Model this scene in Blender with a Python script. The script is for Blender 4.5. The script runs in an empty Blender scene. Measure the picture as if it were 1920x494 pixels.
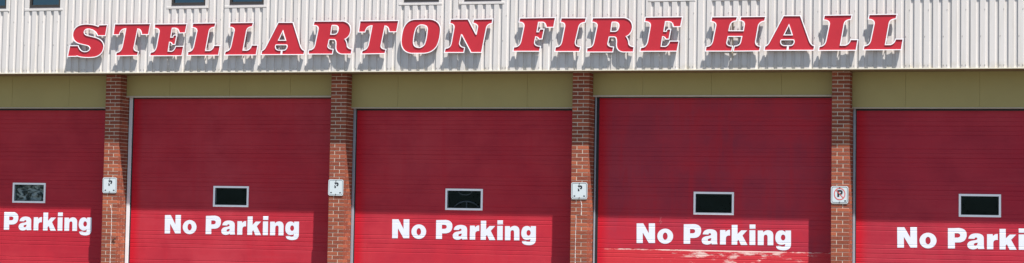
import bpy, bmesh, math, random
from mathutils import Vector, Matrix
from mathutils.geometry import tessellate_polygon
random.seed(7)
GLYPHS = {"S":[[[0.6689,0.5943],[0.8343,0.5978],[0.7992,0.3992],[0.6396,0.4008],[0.6308,0.4169],[0.6214,0.4319],[0.6116,0.4458],[0.6012,0.4586],[0.5902,0.4703],[0.5788,0.4808],[0.5668,0.4903],[0.5543,0.4986],[0.5363,0.508],[0.5181,0.5161],[0.4996,0.5228],[0.4808,0.5281],[0.4617,0.5322],[0.4424,0.5349],[0.4228,0.5362],[0.4029,0.5362],[0.3861,0.5312],[0.3715,0.5248],[0.359,0.5171],[0.3487,0.508],[0.3406,0.4975],[0.3347,0.4857],[0.331,0.4724],[0.3294,0.4578],[0.3341,0.4441],[0.3411,0.4316],[0.3505,0.4205],[0.3622,0.4107],[0.3762,0.4023],[0.3925,0.3951],[0.4112,0.3893],[0.4322,0.3849],[0.5693,0.3548],[0.6143,0.3422],[0.6535,0.3269],[0.687,0.309],[0.7148,0.2884],[0.7369,0.2651],[0.7533,0.2391],[0.7639,0.2104],[0.7689,0.179],[0.7641,0.1407],[0.7541,0.1063],[0.7387,0.076],[0.718,0.0495],[0.6921,0.027],[0.6608,0.0085],[0.6241,-0.0061],[0.5822,-0.0167],[0.5376,-0.0206],[0.4937,-0.0229],[0.4503,-0.0238],[0.4074,-0.0231],[0.3651,-0.0209],[0.3233,-0.0172],[0.2821,-0.012],[0.2414,-0.0053],[0.1967,0.0094],[0.181,0.0005],[0.0,0.0],[0.0414,0.1942],[0.2103,0.1927],[0.2212,0.1679],[0.2339,0.146],[0.2485,0.1268],[0.2649,0.1104],[0.2832,0.0969],[0.3033,0.0861],[0.3252,0.0781],[0.349,0.0729],[0.3744,0.0722],[0.3974,0.0739],[0.418,0.0781],[0.4362,0.0848],[0.452,0.094],[0.4653,0.1057],[0.4763,0.1199],[0.4849,0.1365],[0.483,0.1511],[0.4784,0.1644],[0.4711,0.1764],[0.4611,0.187],[0.4484,0.1963],[0.433,0.2043],[0.4149,0.211],[0.394,0.2163],[0.2526,0.2463],[0.2169,0.257],[0.1859,0.2705],[0.1594,0.2868],[0.1375,0.3058],[0.1202,0.3277],[0.1076,0.3523],[0.0995,0.3796],[0.0961,0.4098],[0.1031,0.4563],[0.1175,0.4967],[0.1394,0.5311],[0.1687,0.5595],[0.2055,0.5817],[0.2496,0.598],[0.3012,0.6081],[0.3601,0.6122],[0.3997,0.6118],[0.4384,0.6097],[0.476,0.606],[0.5128,0.6006],[0.5485,0.5935],[0.5833,0.5847],[0.6171,0.5743],[0.65,0.5622]]],"T":[[[-0.0438,0.6047],[0.7119,0.6029],[0.6777,0.4088],[0.5423,0.4103],[0.5376,0.4363],[0.5307,0.4589],[0.5216,0.4781],[0.5103,0.4938],[0.4968,0.5061],[0.481,0.515],[0.463,0.5204],[0.4428,0.5224],[0.3701,0.1427],[0.3712,0.1268],[0.3757,0.1128],[0.3835,0.1006],[0.3946,0.0902],[0.4091,0.0817],[0.427,0.0751],[0.4482,0.0703],[0.4727,0.0673],[0.4548,0.0039],[0.0,0.0],[0.0144,0.0491],[0.0385,0.054],[0.0601,0.0617],[0.0792,0.0724],[0.0959,0.0858],[0.1101,0.1022],[0.122,0.1214],[0.1313,0.1435],[0.1382,0.1684],[0.2037,0.5287],[0.1736,0.528],[0.1465,0.5232],[0.1225,0.5144],[0.1016,0.5016],[0.0837,0.4848],[0.069,0.4639],[0.0573,0.439],[0.0487,0.41],[-0.0685,0.4112]]],"E":[[[0.089,0.5985],[0.7582,0.5971],[0.7281,0.4387],[0.6105,0.4366],[0.6063,0.4576],[0.5997,0.4761],[0.5907,0.492],[0.5793,0.5055],[0.5654,0.5164],[0.5491,0.5247],[0.5304,0.5305],[0.5093,0.5338],[0.4485,0.531],[0.4188,0.3391],[0.4832,0.3384],[0.4843,0.3474],[0.4859,0.3554],[0.4881,0.3623],[0.4909,0.368],[0.4942,0.3727],[0.4981,0.3762],[0.5026,0.3787],[0.5077,0.3801],[0.547,0.3796],[0.5169,0.2158],[0.4705,0.2163],[0.4661,0.2269],[0.4604,0.2362],[0.4534,0.2441],[0.445,0.2506],[0.4353,0.2556],[0.4243,0.2593],[0.412,0.2615],[0.3984,0.2624],[0.3722,0.0704],[0.4581,0.0662],[0.4735,0.0714],[0.4876,0.0786],[0.5005,0.0878],[0.5122,0.0989],[0.5225,0.112],[0.5317,0.1271],[0.5395,0.1442],[0.5461,0.1632],[0.6995,0.1618],[0.6677,-0.0018],[0.0,0.0],[0.0137,0.0524],[0.0385,0.0541],[0.0608,0.0595],[0.0805,0.0686],[0.0978,0.0815],[0.1125,0.0981],[0.1247,0.1185],[0.1343,0.1425],[0.1415,0.1704],[0.188,0.4501],[0.1868,0.4698],[0.1821,0.4869],[0.1738,0.5015],[0.162,0.5134],[0.1466,0.5228],[0.1276,0.5296],[0.1051,0.5338],[0.079,0.5355]]],"F":[[[0.1161,0.5922],[0.7819,0.5941],[0.7532,0.4333],[0.6241,0.4314],[0.6209,0.4528],[0.6157,0.4716],[0.6083,0.4878],[0.5989,0.5014],[0.5873,0.5124],[0.5737,0.5208],[0.558,0.5266],[0.5402,0.5298],[0.4615,0.5274],[0.4333,0.336],[0.4858,0.3354],[0.4884,0.3465],[0.4914,0.3562],[0.4947,0.3645],[0.4983,0.3714],[0.5023,0.377],[0.5067,0.3812],[0.5114,0.3841],[0.5165,0.3855],[0.569,0.385],[0.5368,0.2207],[0.4879,0.2178],[0.4835,0.2274],[0.4777,0.2358],[0.4705,0.243],[0.462,0.2491],[0.452,0.2541],[0.4406,0.258],[0.4278,0.2607],[0.4136,0.2622],[0.3909,0.1532],[0.3923,0.1353],[0.3974,0.1196],[0.4064,0.106],[0.4191,0.0945],[0.4357,0.0852],[0.456,0.078],[0.4801,0.0729],[0.508,0.0699],[0.4917,-0.0039],[0.0,0.0],[0.0095,0.0606],[0.0371,0.0628],[0.0617,0.0685],[0.0835,0.0774],[0.1023,0.0897],[0.1182,0.1053],[0.1311,0.1243],[0.1412,0.1466],[0.1483,0.1722],[0.2031,0.4496],[0.2012,0.4693],[0.1963,0.4865],[0.1883,0.5011],[0.1773,0.5131],[0.1633,0.5224],[0.1463,0.5292],[0.1262,0.5334],[0.103,0.535]]],"I":[[[0.1119,0.5954],[0.5698,0.5897],[0.5535,0.5264],[0.5289,0.5232],[0.507,0.5177],[0.4876,0.5101],[0.4709,0.5003],[0.4568,0.4883],[0.4454,0.4741],[0.4366,0.4578],[0.4304,0.4393],[0.369,0.1641],[0.3694,0.1425],[0.3733,0.1236],[0.3808,0.1073],[0.3917,0.0938],[0.4063,0.0829],[0.4243,0.0747],[0.4458,0.0692],[0.4709,0.0664],[0.4547,-0.0036],[0.0,0.0],[0.0128,0.0669],[0.0368,0.0691],[0.0582,0.0746],[0.077,0.0832],[0.0933,0.0951],[0.107,0.1102],[0.1181,0.1285],[0.1267,0.15],[0.1328,0.1747],[0.1839,0.4504],[0.183,0.4685],[0.1794,0.4844],[0.173,0.498],[0.1638,0.5093],[0.1518,0.5183],[0.137,0.5251],[0.1194,0.5296],[0.099,0.5318]]],"L":[[[0.0978,0.6003],[0.5657,0.6011],[0.5492,0.537],[0.5239,0.5344],[0.5014,0.5295],[0.482,0.5222],[0.4654,0.5126],[0.4519,0.5006],[0.4412,0.4862],[0.4335,0.4694],[0.4288,0.4503],[0.3636,0.0716],[0.4644,0.0707],[0.4823,0.0772],[0.4985,0.0854],[0.5129,0.0952],[0.5254,0.1065],[0.5362,0.1195],[0.5452,0.134],[0.5524,0.1502],[0.5578,0.1679],[0.6717,0.1669],[0.6424,-0.0018],[0.0,0.0],[0.0132,0.0542],[0.0372,0.0574],[0.0587,0.0639],[0.0777,0.0738],[0.0941,0.087],[0.1079,0.1036],[0.1192,0.1236],[0.1279,0.1469],[0.134,0.1736],[0.1898,0.4531],[0.188,0.4715],[0.183,0.4876],[0.1748,0.5013],[0.1633,0.5128],[0.1485,0.522],[0.1305,0.529],[0.1092,0.5336],[0.0846,0.5359]]],"A":[[[0.3378,0.5934],[0.6277,0.5898],[0.7913,0.1357],[0.8003,0.1194],[0.8098,0.1049],[0.82,0.0923],[0.8307,0.0814],[0.842,0.0724],[0.8539,0.0652],[0.8663,0.0598],[0.8793,0.0562],[0.8661,-0.0052],[0.0,0.0],[0.0133,0.0601],[0.0244,0.0633],[0.035,0.0679],[0.0451,0.0739],[0.0548,0.0813],[0.064,0.0901],[0.0728,0.1003],[0.0812,0.1118],[0.0891,0.1248]],[[0.4323,0.4582],[0.3304,0.2532],[0.5031,0.2515]],[[0.2999,0.1848],[0.5174,0.1827],[0.5237,0.1756],[0.5285,0.1679],[0.532,0.1598],[0.5341,0.1513],[0.5347,0.1422],[0.534,0.1327],[0.5319,0.1228],[0.5284,0.1123],[0.5229,0.1015],[0.5165,0.092],[0.5092,0.0838],[0.5011,0.077],[0.4921,0.0715],[0.4822,0.0674],[0.4715,0.0646],[0.4598,0.0632],[0.3528,0.0641],[0.335,0.0677],[0.3195,0.073],[0.3063,0.08],[0.2955,0.0886],[0.2871,0.099],[0.2811,0.1111],[0.2774,0.1249],[0.2761,0.1403],[0.2771,0.1493],[0.2787,0.1573],[0.2809,0.1643],[0.2836,0.1703],[0.2868,0.1754],[0.2906,0.1795],[0.295,0.1826]]],"R":[[[0.1076,0.6032],[0.6895,0.5995],[0.7236,0.59],[0.7532,0.5774],[0.7783,0.5616],[0.7989,0.5427],[0.815,0.5207],[0.8267,0.4956],[0.8338,0.4673],[0.8365,0.436],[0.833,0.4065],[0.8263,0.3794],[0.8162,0.3548],[0.8028,0.3327],[0.786,0.3129],[0.766,0.2957],[0.7427,0.2809],[0.716,0.2685],[0.7281,0.257],[0.7387,0.2438],[0.7479,0.2289],[0.7557,0.2123],[0.762,0.1941],[0.7668,0.1741],[0.7702,0.1525],[0.7722,0.1292],[0.7779,0.1179],[0.7854,0.1077],[0.7948,0.0986],[0.8062,0.0907],[0.8194,0.0839],[0.8346,0.0783],[0.8516,0.0738],[0.8705,0.0704],[0.8572,-0.0067],[0.6801,-0.0053],[0.6513,-0.0004],[0.6263,0.0077],[0.6053,0.0189],[0.5882,0.0332],[0.5749,0.0508],[0.5656,0.0714],[0.5602,0.0953],[0.5588,0.1223],[0.5608,0.1546],[0.5606,0.1829],[0.5582,0.2074],[0.5536,0.2279],[0.5468,0.2444],[0.5378,0.2571],[0.5265,0.2658],[0.5131,0.2705],[0.415,0.2715],[0.4101,0.2684],[0.4061,0.2628],[0.4044,0.2589],[0.403,0.2544],[0.4018,0.2493],[0.4009,0.2434],[0.3806,0.1414],[0.3825,0.1265],[0.3878,0.1132],[0.3965,0.1017],[0.4086,0.0919],[0.424,0.0838],[0.4429,0.0775],[0.4651,0.0729],[0.4906,0.0701],[0.4772,-0.0037],[0.0,0.0],[0.01,0.06],[0.036,0.0623],[0.059,0.0678],[0.0791,0.0767],[0.0963,0.0888],[0.1106,0.1042],[0.122,0.1229],[0.1305,0.1448],[0.1361,0.1701],[0.1937,0.4608],[0.1926,0.4791],[0.1882,0.4951],[0.1803,0.5088],[0.1691,0.5202],[0.1545,0.5294],[0.1364,0.5363],[0.115,0.5409],[0.0902,0.5433]],[[0.4692,0.5387],[0.5273,0.5381],[0.5451,0.535],[0.5605,0.53],[0.5734,0.5228],[0.5839,0.5136],[0.5919,0.5023],[0.5974,0.489],[0.6004,0.4736],[0.601,0.4562],[0.598,0.4322],[0.5926,0.4114],[0.585,0.3937],[0.575,0.379],[0.5627,0.3675],[0.5481,0.3591],[0.5311,0.3537],[0.5119,0.3515],[0.432,0.3524],[0.4514,0.5108],[0.4524,0.5166],[0.4538,0.5217],[0.4555,0.5262],[0.4575,0.5301],[0.4599,0.5332],[0.4626,0.5357],[0.4657,0.5376]]],"O":[[[0.2565,0.405],[0.5555,0.4048],[0.6023,0.3955],[0.6428,0.3818],[0.6772,0.3637],[0.7054,0.3411],[0.7274,0.314],[0.7432,0.2825],[0.7529,0.2466],[0.7565,0.2062],[0.7539,0.1625],[0.7498,0.121],[0.7441,0.0816],[0.7369,0.0444],[0.7281,0.0093],[0.7177,-0.0236],[0.7058,-0.0544],[0.6923,-0.083],[0.6712,-0.1121],[0.6472,-0.1375],[0.6203,-0.1592],[0.5905,-0.1772],[0.5578,-0.1915],[0.5222,-0.2022],[0.4837,-0.2091],[0.4422,-0.2123],[0.1975,-0.2105],[0.1526,-0.2024],[0.1134,-0.1891],[0.0801,-0.1706],[0.0525,-0.1469],[0.0306,-0.118],[0.0146,-0.0839],[0.0044,-0.0445],[0.0,0.0],[0.0024,0.0456],[0.0062,0.0883],[0.0115,0.128],[0.0182,0.1648],[0.0263,0.1986],[0.0358,0.2294],[0.0468,0.2573],[0.0592,0.2822],[0.0757,0.3091],[0.0945,0.3327],[0.1157,0.353],[0.1392,0.37],[0.165,0.3837],[0.1932,0.3941],[0.2237,0.4012]],[[0.3999,0.3177],[0.4283,0.3146],[0.4526,0.3085],[0.473,0.2993],[0.4893,0.2872],[0.5016,0.2721],[0.5099,0.254],[0.5142,0.2329],[0.5145,0.2088],[0.5106,0.1654],[0.5061,0.125],[0.501,0.0876],[0.4953,0.0531],[0.4889,0.0215],[0.4819,-0.0071],[0.4742,-0.0327],[0.4659,-0.0555],[0.4525,-0.0721],[0.4386,-0.0864],[0.4241,-0.0983],[0.4092,-0.1079],[0.3937,-0.1152],[0.3777,-0.12],[0.3613,-0.1226],[0.3443,-0.1228],[0.3158,-0.1188],[0.2912,-0.1116],[0.2706,-0.1013],[0.2538,-0.0878],[0.2409,-0.0711],[0.2319,-0.0513],[0.2268,-0.0283],[0.2256,-0.0021],[0.2283,0.0353],[0.2318,0.0706],[0.2361,0.1037],[0.2412,0.1347],[0.247,0.1635],[0.2537,0.1902],[0.2611,0.2147],[0.2693,0.2371],[0.2809,0.2569],[0.2938,0.274],[0.3081,0.2883],[0.3237,0.2998],[0.3407,0.3085],[0.3591,0.3143],[0.3788,0.3174]]],"N":[[[0.1062,0.598],[0.4359,0.5974],[0.595,0.3139],[0.6128,0.3138],[0.6385,0.4593],[0.6352,0.4746],[0.6295,0.4884],[0.6213,0.5007],[0.6107,0.5113],[0.5977,0.5204],[0.5823,0.528],[0.5645,0.534],[0.5442,0.5384],[0.561,0.5925],[0.9132,0.595],[0.9003,0.5274],[0.8785,0.5237],[0.859,0.518],[0.8419,0.5102],[0.8272,0.5004],[0.8148,0.4885],[0.8048,0.4746],[0.7972,0.4586],[0.7919,0.4406],[0.7081,-0.0054],[0.5157,-0.004],[0.3269,0.3268],[0.309,0.327],[0.273,0.1575],[0.2765,0.1405],[0.2826,0.1254],[0.2914,0.112],[0.3028,0.1004],[0.3169,0.0905],[0.3336,0.0825],[0.3529,0.0762],[0.3749,0.0718],[0.3621,-0.0028],[0.0,0.0],[0.0131,0.0611],[0.0378,0.0633],[0.0597,0.0687],[0.0788,0.0773],[0.0951,0.0889],[0.1088,0.1038],[0.1196,0.1218],[0.1277,0.1429],[0.133,0.1672],[0.1809,0.4559],[0.1784,0.4732],[0.1735,0.4884],[0.1662,0.5016],[0.1564,0.5127],[0.1442,0.5219],[0.1296,0.5289],[0.1126,0.5339],[0.0931,0.5369]]],"H":[[[0.111,0.5931],[0.5566,0.5914],[0.5416,0.5338],[0.5176,0.5308],[0.4961,0.5251],[0.4773,0.5167],[0.461,0.5055],[0.4473,0.4915],[0.4362,0.4748],[0.4277,0.4554],[0.4218,0.4332],[0.4032,0.343],[0.6836,0.34],[0.7019,0.4589],[0.7004,0.4761],[0.6964,0.4911],[0.6899,0.5041],[0.6809,0.5149],[0.6693,0.5235],[0.6552,0.5301],[0.6386,0.5345],[0.6194,0.5367],[0.6344,0.5904],[1.0648,0.5888],[1.05,0.5239],[1.0253,0.5191],[1.0035,0.512],[0.9844,0.5024],[0.9681,0.4903],[0.9547,0.4759],[0.944,0.459],[0.9362,0.4397],[0.9311,0.4179],[0.8873,0.1501],[0.8888,0.1311],[0.8932,0.1143],[0.9003,0.0998],[0.9101,0.0876],[0.9227,0.0776],[0.9381,0.0699],[0.9562,0.0644],[0.9771,0.0612],[0.9623,-0.0038],[0.5083,-0.004],[0.5231,0.0689],[0.547,0.0717],[0.5682,0.0766],[0.5868,0.0838],[0.6026,0.0931],[0.6157,0.1047],[0.6262,0.1184],[0.6339,0.1343],[0.6389,0.1523],[0.6612,0.2558],[0.3963,0.2584],[0.3702,0.1452],[0.3703,0.1284],[0.3742,0.1137],[0.3819,0.1011],[0.3933,0.0906],[0.4084,0.0822],[0.4273,0.0758],[0.4499,0.0715],[0.4763,0.0692],[0.4615,-0.0036],[0.0,0.0],[0.011,0.0655],[0.0353,0.0679],[0.057,0.0735],[0.0763,0.0824],[0.0931,0.0947],[0.1073,0.1101],[0.1191,0.1289],[0.1284,0.1509],[0.1352,0.1762],[0.1871,0.4455],[0.1863,0.4637],[0.1825,0.4796],[0.1757,0.4932],[0.1659,0.5046],[0.153,0.5137],[0.137,0.5206],[0.118,0.5253],[0.096,0.5276]]]}
A_SLIT = [[0.4011, 0.074], [0.4356, 0.0737], [0.4243, -0.0154], [0.3898, -0.0151]]
SIGN = [["S", -0.601, 4.87], ["T", 0.448, 4.874], ["E", 1.18, 4.869], ["L", 1.979, 4.873], ["L", 2.763, 4.873], ["A", 3.522, 4.875], ["R", 4.49, 4.879], ["T", 5.569, 4.873], ["O", 6.356, 5.089], ["N", 7.215, 4.888], ["F", 8.546, 4.9], ["I", 9.342, 4.89], ["R", 9.942, 4.876], ["E", 10.94, 4.88], ["H", 12.14, 4.875], ["A", 13.2, 4.88], ["L", 14.166, 4.871], ["L", 14.949, 4.874]]
WORDING = [[[[-0.005,0.358],[0.1202,0.36],[0.2263,0.1801],[0.2239,0.3616],[0.3402,0.3635],[0.3449,0.0064],[0.2287,0.0043],[0.1126,0.1919],[0.1152,0.0021],[0.0,0.0]]],[[[0.6822,0.1359],[0.6789,0.1054],[0.6683,0.0763],[0.651,0.05],[0.6279,0.0279],[0.6,0.011],[0.5688,0.0003],[0.5359,-0.0037],[0.5029,-0.0009],[0.4714,0.0086],[0.4431,0.0245],[0.4193,0.0457],[0.4012,0.0714],[0.3899,0.1002],[0.3857,0.1307],[0.3891,0.1613],[0.3997,0.1905],[0.417,0.2169],[0.4403,0.239],[0.4682,0.2558],[0.4994,0.2665],[0.5324,0.2705],[0.5654,0.2676],[0.5969,0.258],[0.6252,0.2421],[0.6489,0.2208],[0.6668,0.1951],[0.6781,0.1664]],[[0.5793,0.1341],[0.5784,0.1195],[0.5752,0.1055],[0.57,0.0929],[0.563,0.0824],[0.5545,0.0744],[0.545,0.0694],[0.535,0.0675],[0.5249,0.069],[0.5153,0.0737],[0.5066,0.0814],[0.4994,0.0917],[0.4938,0.1041],[0.4903,0.1179],[0.489,0.1325],[0.4899,0.1472],[0.4931,0.1612],[0.4983,0.1738],[0.5053,0.1843],[0.5138,0.1923],[0.5233,0.1973],[0.5333,0.1991],[0.5434,0.1977],[0.553,0.193],[0.5617,0.1853],[0.5689,0.175],[0.5745,0.1626],[0.578,0.1487]]],[[[0.8779,0.3556],[1.0659,0.3613],[1.098,0.3584],[1.1259,0.3521],[1.1493,0.3422],[1.1685,0.3288],[1.1833,0.312],[1.1937,0.2917],[1.1999,0.2679],[1.2017,0.2407],[1.198,0.2111],[1.1903,0.1854],[1.1788,0.1634],[1.1633,0.1451],[1.1438,0.1307],[1.1205,0.12],[1.0931,0.113],[1.0618,0.1099],[0.9988,0.1088],[1.0,0.0049],[0.8794,0.0027]],[[0.994,0.2699],[1.0389,0.2707],[1.0507,0.2697],[1.061,0.2677],[1.0697,0.2646],[1.0769,0.2604],[1.0824,0.2552],[1.0865,0.2489],[1.0889,0.2416],[1.0898,0.2333],[1.0891,0.2249],[1.0868,0.2175],[1.083,0.2112],[1.0775,0.2058],[1.0705,0.2014],[1.0618,0.198],[1.0516,0.1956],[1.0398,0.1942],[0.995,0.1934]]],[[[1.2303,0.1784],[1.2349,0.1996],[1.2428,0.2182],[1.2541,0.234],[1.2687,0.2472],[1.2866,0.2578],[1.3079,0.2656],[1.3325,0.2708],[1.3605,0.2733],[1.3913,0.2725],[1.4181,0.269],[1.4409,0.2628],[1.4597,0.2539],[1.4745,0.2423],[1.4854,0.2279],[1.4923,0.2109],[1.4952,0.1912],[1.4967,0.0551],[1.497,0.0469],[1.4976,0.0393],[1.4985,0.0323],[1.4998,0.0259],[1.5014,0.0201],[1.5034,0.0149],[1.5057,0.0103],[1.5084,0.0063],[1.3998,0.0015],[1.394,0.0232],[1.3845,0.0167],[1.3746,0.0109],[1.3644,0.0061],[1.3538,0.002],[1.3429,-0.0012],[1.3316,-0.0035],[1.3199,-0.005],[1.3079,-0.0056],[1.2856,-0.0037],[1.2663,0.0005],[1.2499,0.0067],[1.2364,0.0152],[1.2259,0.0257],[1.2183,0.0384],[1.2137,0.0533],[1.212,0.0703],[1.2145,0.0865],[1.2201,0.1009],[1.2288,0.1135],[1.2408,0.1243],[1.2558,0.1334],[1.2741,0.1407],[1.2955,0.1462],[1.3201,0.15],[1.3357,0.1525],[1.3492,0.1554],[1.3606,0.1587],[1.3698,0.1624],[1.3769,0.1665],[1.3818,0.171],[1.3846,0.1758],[1.3853,0.1811],[1.3839,0.1862],[1.3821,0.1906],[1.3798,0.1943],[1.3771,0.1973],[1.3738,0.1996],[1.3701,0.2013],[1.366,0.2022],[1.3613,0.2025],[1.3554,0.2014],[1.3504,0.1997],[1.3461,0.1975],[1.3426,0.1946],[1.3399,0.1912],[1.3379,0.1872],[1.3368,0.1827],[1.3365,0.1775]],[[1.3902,0.113],[1.3739,0.1105],[1.3599,0.1074],[1.3482,0.1039],[1.3388,0.0999],[1.3316,0.0954],[1.3267,0.0904],[1.324,0.085],[1.3237,0.0791],[1.3254,0.0741],[1.3278,0.0698],[1.3307,0.0664],[1.3343,0.0637],[1.3385,0.0617],[1.3432,0.0606],[1.3486,0.0602],[1.3546,0.0606],[1.363,0.0627],[1.3704,0.0659],[1.3765,0.0701],[1.3816,0.0754],[1.3855,0.0818],[1.3882,0.0893],[1.3898,0.0979],[1.3903,0.1076]]],[[[1.5501,0.2629],[1.6473,0.2645],[1.6505,0.2279],[1.6584,0.2384],[1.667,0.2474],[1.6763,0.2549],[1.6863,0.2608],[1.697,0.2651],[1.7084,0.2679],[1.7205,0.2691],[1.7333,0.2687],[1.7344,0.1654],[1.7162,0.1663],[1.7005,0.1647],[1.6872,0.1608],[1.6763,0.1545],[1.6679,0.1459],[1.6619,0.1348],[1.6584,0.1214],[1.6574,0.1056],[1.6585,0.0037],[1.5502,0.0016]]],[[[1.7634,0.358],[1.8688,0.3597],[1.8705,0.1958],[1.9366,0.2625],[2.0469,0.2644],[1.9607,0.1722],[2.0547,0.0028],[1.9342,0.0005],[1.8896,0.0954],[1.8667,0.0698],[1.8674,0.0043],[1.7646,0.0023]]],[[[2.0879,0.2676],[2.1953,0.2694],[2.1979,0.0055],[2.0905,0.0035]]],[[[2.0894,0.3683],[2.1969,0.37],[2.1976,0.2946],[2.0902,0.2928]]],[[[2.2388,0.2651],[2.3358,0.2667],[2.3387,0.2316],[2.3473,0.2412],[2.3567,0.2495],[2.3668,0.2566],[2.3776,0.2624],[2.3893,0.267],[2.4017,0.2704],[2.4149,0.2725],[2.4288,0.2733],[2.4507,0.2711],[2.4696,0.2661],[2.4856,0.2583],[2.4988,0.2478],[2.5091,0.2346],[2.5165,0.2186],[2.521,0.1998],[2.5226,0.1783],[2.5242,0.0066],[2.4199,0.0047],[2.4185,0.1552],[2.4173,0.1645],[2.4151,0.1725],[2.412,0.1792],[2.408,0.1845],[2.403,0.1884],[2.3971,0.191],[2.3903,0.1923],[2.3825,0.1922],[2.3747,0.1908],[2.368,0.1882],[2.3623,0.1843],[2.3577,0.1792],[2.3542,0.1729],[2.3516,0.1653],[2.3502,0.1565],[2.3497,0.1464],[2.3485,0.0058],[2.2414,0.0038]]],[[[2.7402,0.2736],[2.8415,0.2753],[2.8437,0.0252],[2.8412,0.0011],[2.8346,-0.0198],[2.8238,-0.0377],[2.8089,-0.0524],[2.7899,-0.064],[2.7667,-0.0724],[2.7393,-0.0778],[2.7078,-0.08],[2.678,-0.0788],[2.6518,-0.0754],[2.6294,-0.0698],[2.6106,-0.0619],[2.5955,-0.0517],[2.5842,-0.0392],[2.5766,-0.0245],[2.5726,-0.0075],[2.6412,-0.0012],[2.6552,-0.006],[2.6685,-0.0096],[2.6812,-0.012],[2.6933,-0.0133],[2.7047,-0.0135],[2.7155,-0.0124],[2.7256,-0.0102],[2.7351,-0.0069],[2.7398,0.0357],[2.7322,0.0315],[2.7241,0.0278],[2.7155,0.0246],[2.7063,0.022],[2.6965,0.0199],[2.6862,0.0183],[2.6753,0.0173],[2.6638,0.0168],[2.6394,0.021],[2.6182,0.0285],[2.6002,0.0392],[2.5854,0.0532],[2.5739,0.0704],[2.5656,0.0908],[2.5605,0.1145],[2.5586,0.1414],[2.5611,0.1717],[2.5668,0.1982],[2.5756,0.2207],[2.5876,0.2393],[2.6026,0.2541],[2.6208,0.2649],[2.6422,0.2718],[2.6666,0.2748],[2.6783,0.2744],[2.6893,0.2729],[2.6996,0.2701],[2.7092,0.2662],[2.7181,0.261],[2.7263,0.2547],[2.7337,0.2472],[2.7405,0.2385]],[[2.7413,0.1484],[2.7404,0.1367],[2.7375,0.1255],[2.7327,0.1155],[2.7264,0.107],[2.7188,0.1006],[2.7102,0.0966],[2.7012,0.0951],[2.6922,0.0962],[2.6835,0.1],[2.6758,0.1061],[2.6693,0.1143],[2.6644,0.1242],[2.6613,0.1353],[2.6601,0.1469],[2.6611,0.1587],[2.664,0.1698],[2.6687,0.1799],[2.6751,0.1883],[2.6827,0.1947],[2.6913,0.1988],[2.7003,0.2002],[2.7093,0.1991],[2.7179,0.1953],[2.7257,0.1892],[2.7322,0.181],[2.7371,0.1711],[2.7402,0.1601]]]]

# ------------------------------------------------------------------ scene
sc = bpy.context.scene
C = sc.collection
BAY = 4.773          # pier to pier
PIER = 0.32          # width of a pier's front
OVER = 0.3876        # siding overhangs the piers by this much
DOOR = 0.3876        # doors are set back this far behind the pier fronts
SOFFIT = 4.534
SILL = 5.776
TOP = 7.35
X0, X1 = -BAY, 4 * BAY + PIER      # ends of the building


# ------------------------------------------------------------------ helpers
def mesh_obj(name, bm, mats, parent=None):
    me = bpy.data.meshes.new(name)
    bm.normal_update()
    bm.to_mesh(me); bm.free()
    if not isinstance(mats, (list, tuple)): mats = [mats]
    for m in mats: me.materials.append(m)
    o = bpy.data.objects.new(name, me)
    C.objects.link(o)
    if parent is not None: 
        o.parent = parent
        o.location = -Vector(world_loc(parent))
    return o

def world_loc(o):
    v = Vector(o.location)
    while o.parent: o = o.parent; v += Vector(o.location)
    return v

def empty(name, loc, label=None, cat=None, group=None):
    o = bpy.data.objects.new(name, None); C.objects.link(o)
    o.location = loc; o.empty_display_size = .2
    if label: o['label'] = label
    if cat: o['category'] = cat
    if group: o['group'] = group
    return o

def box(bm, x0, x1, y0, y1, z0, z1, mi=0):
    vs = [bm.verts.new((x, y, z)) for x in (x0, x1) for y in (y0, y1) for z in (z0, z1)]
    fs = []
    for idx in ((0,1,3,2),(4,6,7,5),(0,4,5,1),(2,3,7,6),(0,2,6,4),(1,5,7,3)):
        f = bm.faces.new([vs[i] for i in idx]); f.material_index = mi; fs.append(f)
    return fs

def bevel_box(bm, x0, x1, y0, y1, z0, z1, b, mi=0):
    """box whose front (-y) edges are chamfered by b"""
    def ring(y, i): return [bm.verts.new(c) for c in ((x0+i,y,z0+i),(x1-i,y,z0+i),(x1-i,y,z1-i),(x0+i,y,z1-i))]
    a = ring(y0, b); c = ring(y0+b, 0); d = ring(y1, 0)
    fs = [bm.faces.new(a)]
    for p, q in ((a, c), (c, d)):
        for k in range(4):
            fs.append(bm.faces.new((p[k], q[k], q[(k+1) % 4], p[(k+1) % 4])))
    fs.append(bm.faces.new(d[::-1]))
    for f in fs: f.material_index = mi
    return fs

def tube(bm, pts, r, n=8):
    rings = []
    for i, pnt in enumerate(pts):
        a = Vector(pts[max(i-1, 0)]); b = Vector(pts[min(i+1, len(pts)-1)])
        t = (b-a).normalized(); u = t.orthogonal().normalized(); v = t.cross(u)
        rings.append([bm.verts.new(Vector(pnt) + r*(math.cos(2*math.pi*k/n)*u + math.sin(2*math.pi*k/n)*v)) for k in range(n)])
    for a, b in zip(rings, rings[1:]):
        for k in range(n): bm.faces.new((a[k], a[(k+1) % n], b[(k+1) % n], b[k]))
    bm.faces.new(rings[0][::-1]); bm.faces.new(rings[-1])

def area(c): return sum(a[0]*b[1]-b[0]*a[1] for a, b in zip(c, c[1:]+c[:1]))/2

def orient(cs):
    out = []
    for i, c in enumerate(cs):
        c = [tuple(q) for q in c]
        if (area(c) > 0) != (i == 0): c = c[::-1]
        out.append(c)
    return out

def offset(c, w):
    """move a contour away from the coloured side (the left of its direction)"""
    n = len(c); out = []
    for i in range(n):
        a, b, d = Vector(c[i-1]), Vector(c[i]), Vector(c[(i+1) % n])
        e1 = (b-a).normalized(); e2 = (d-b).normalized()
        n1 = Vector((e1.y, -e1.x)); n2 = Vector((e2.y, -e2.x))
        m = n1+n2; k = max(1+n1.dot(n2), .35)
        out.append(tuple(b + m*(w/k)))
    return out

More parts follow.
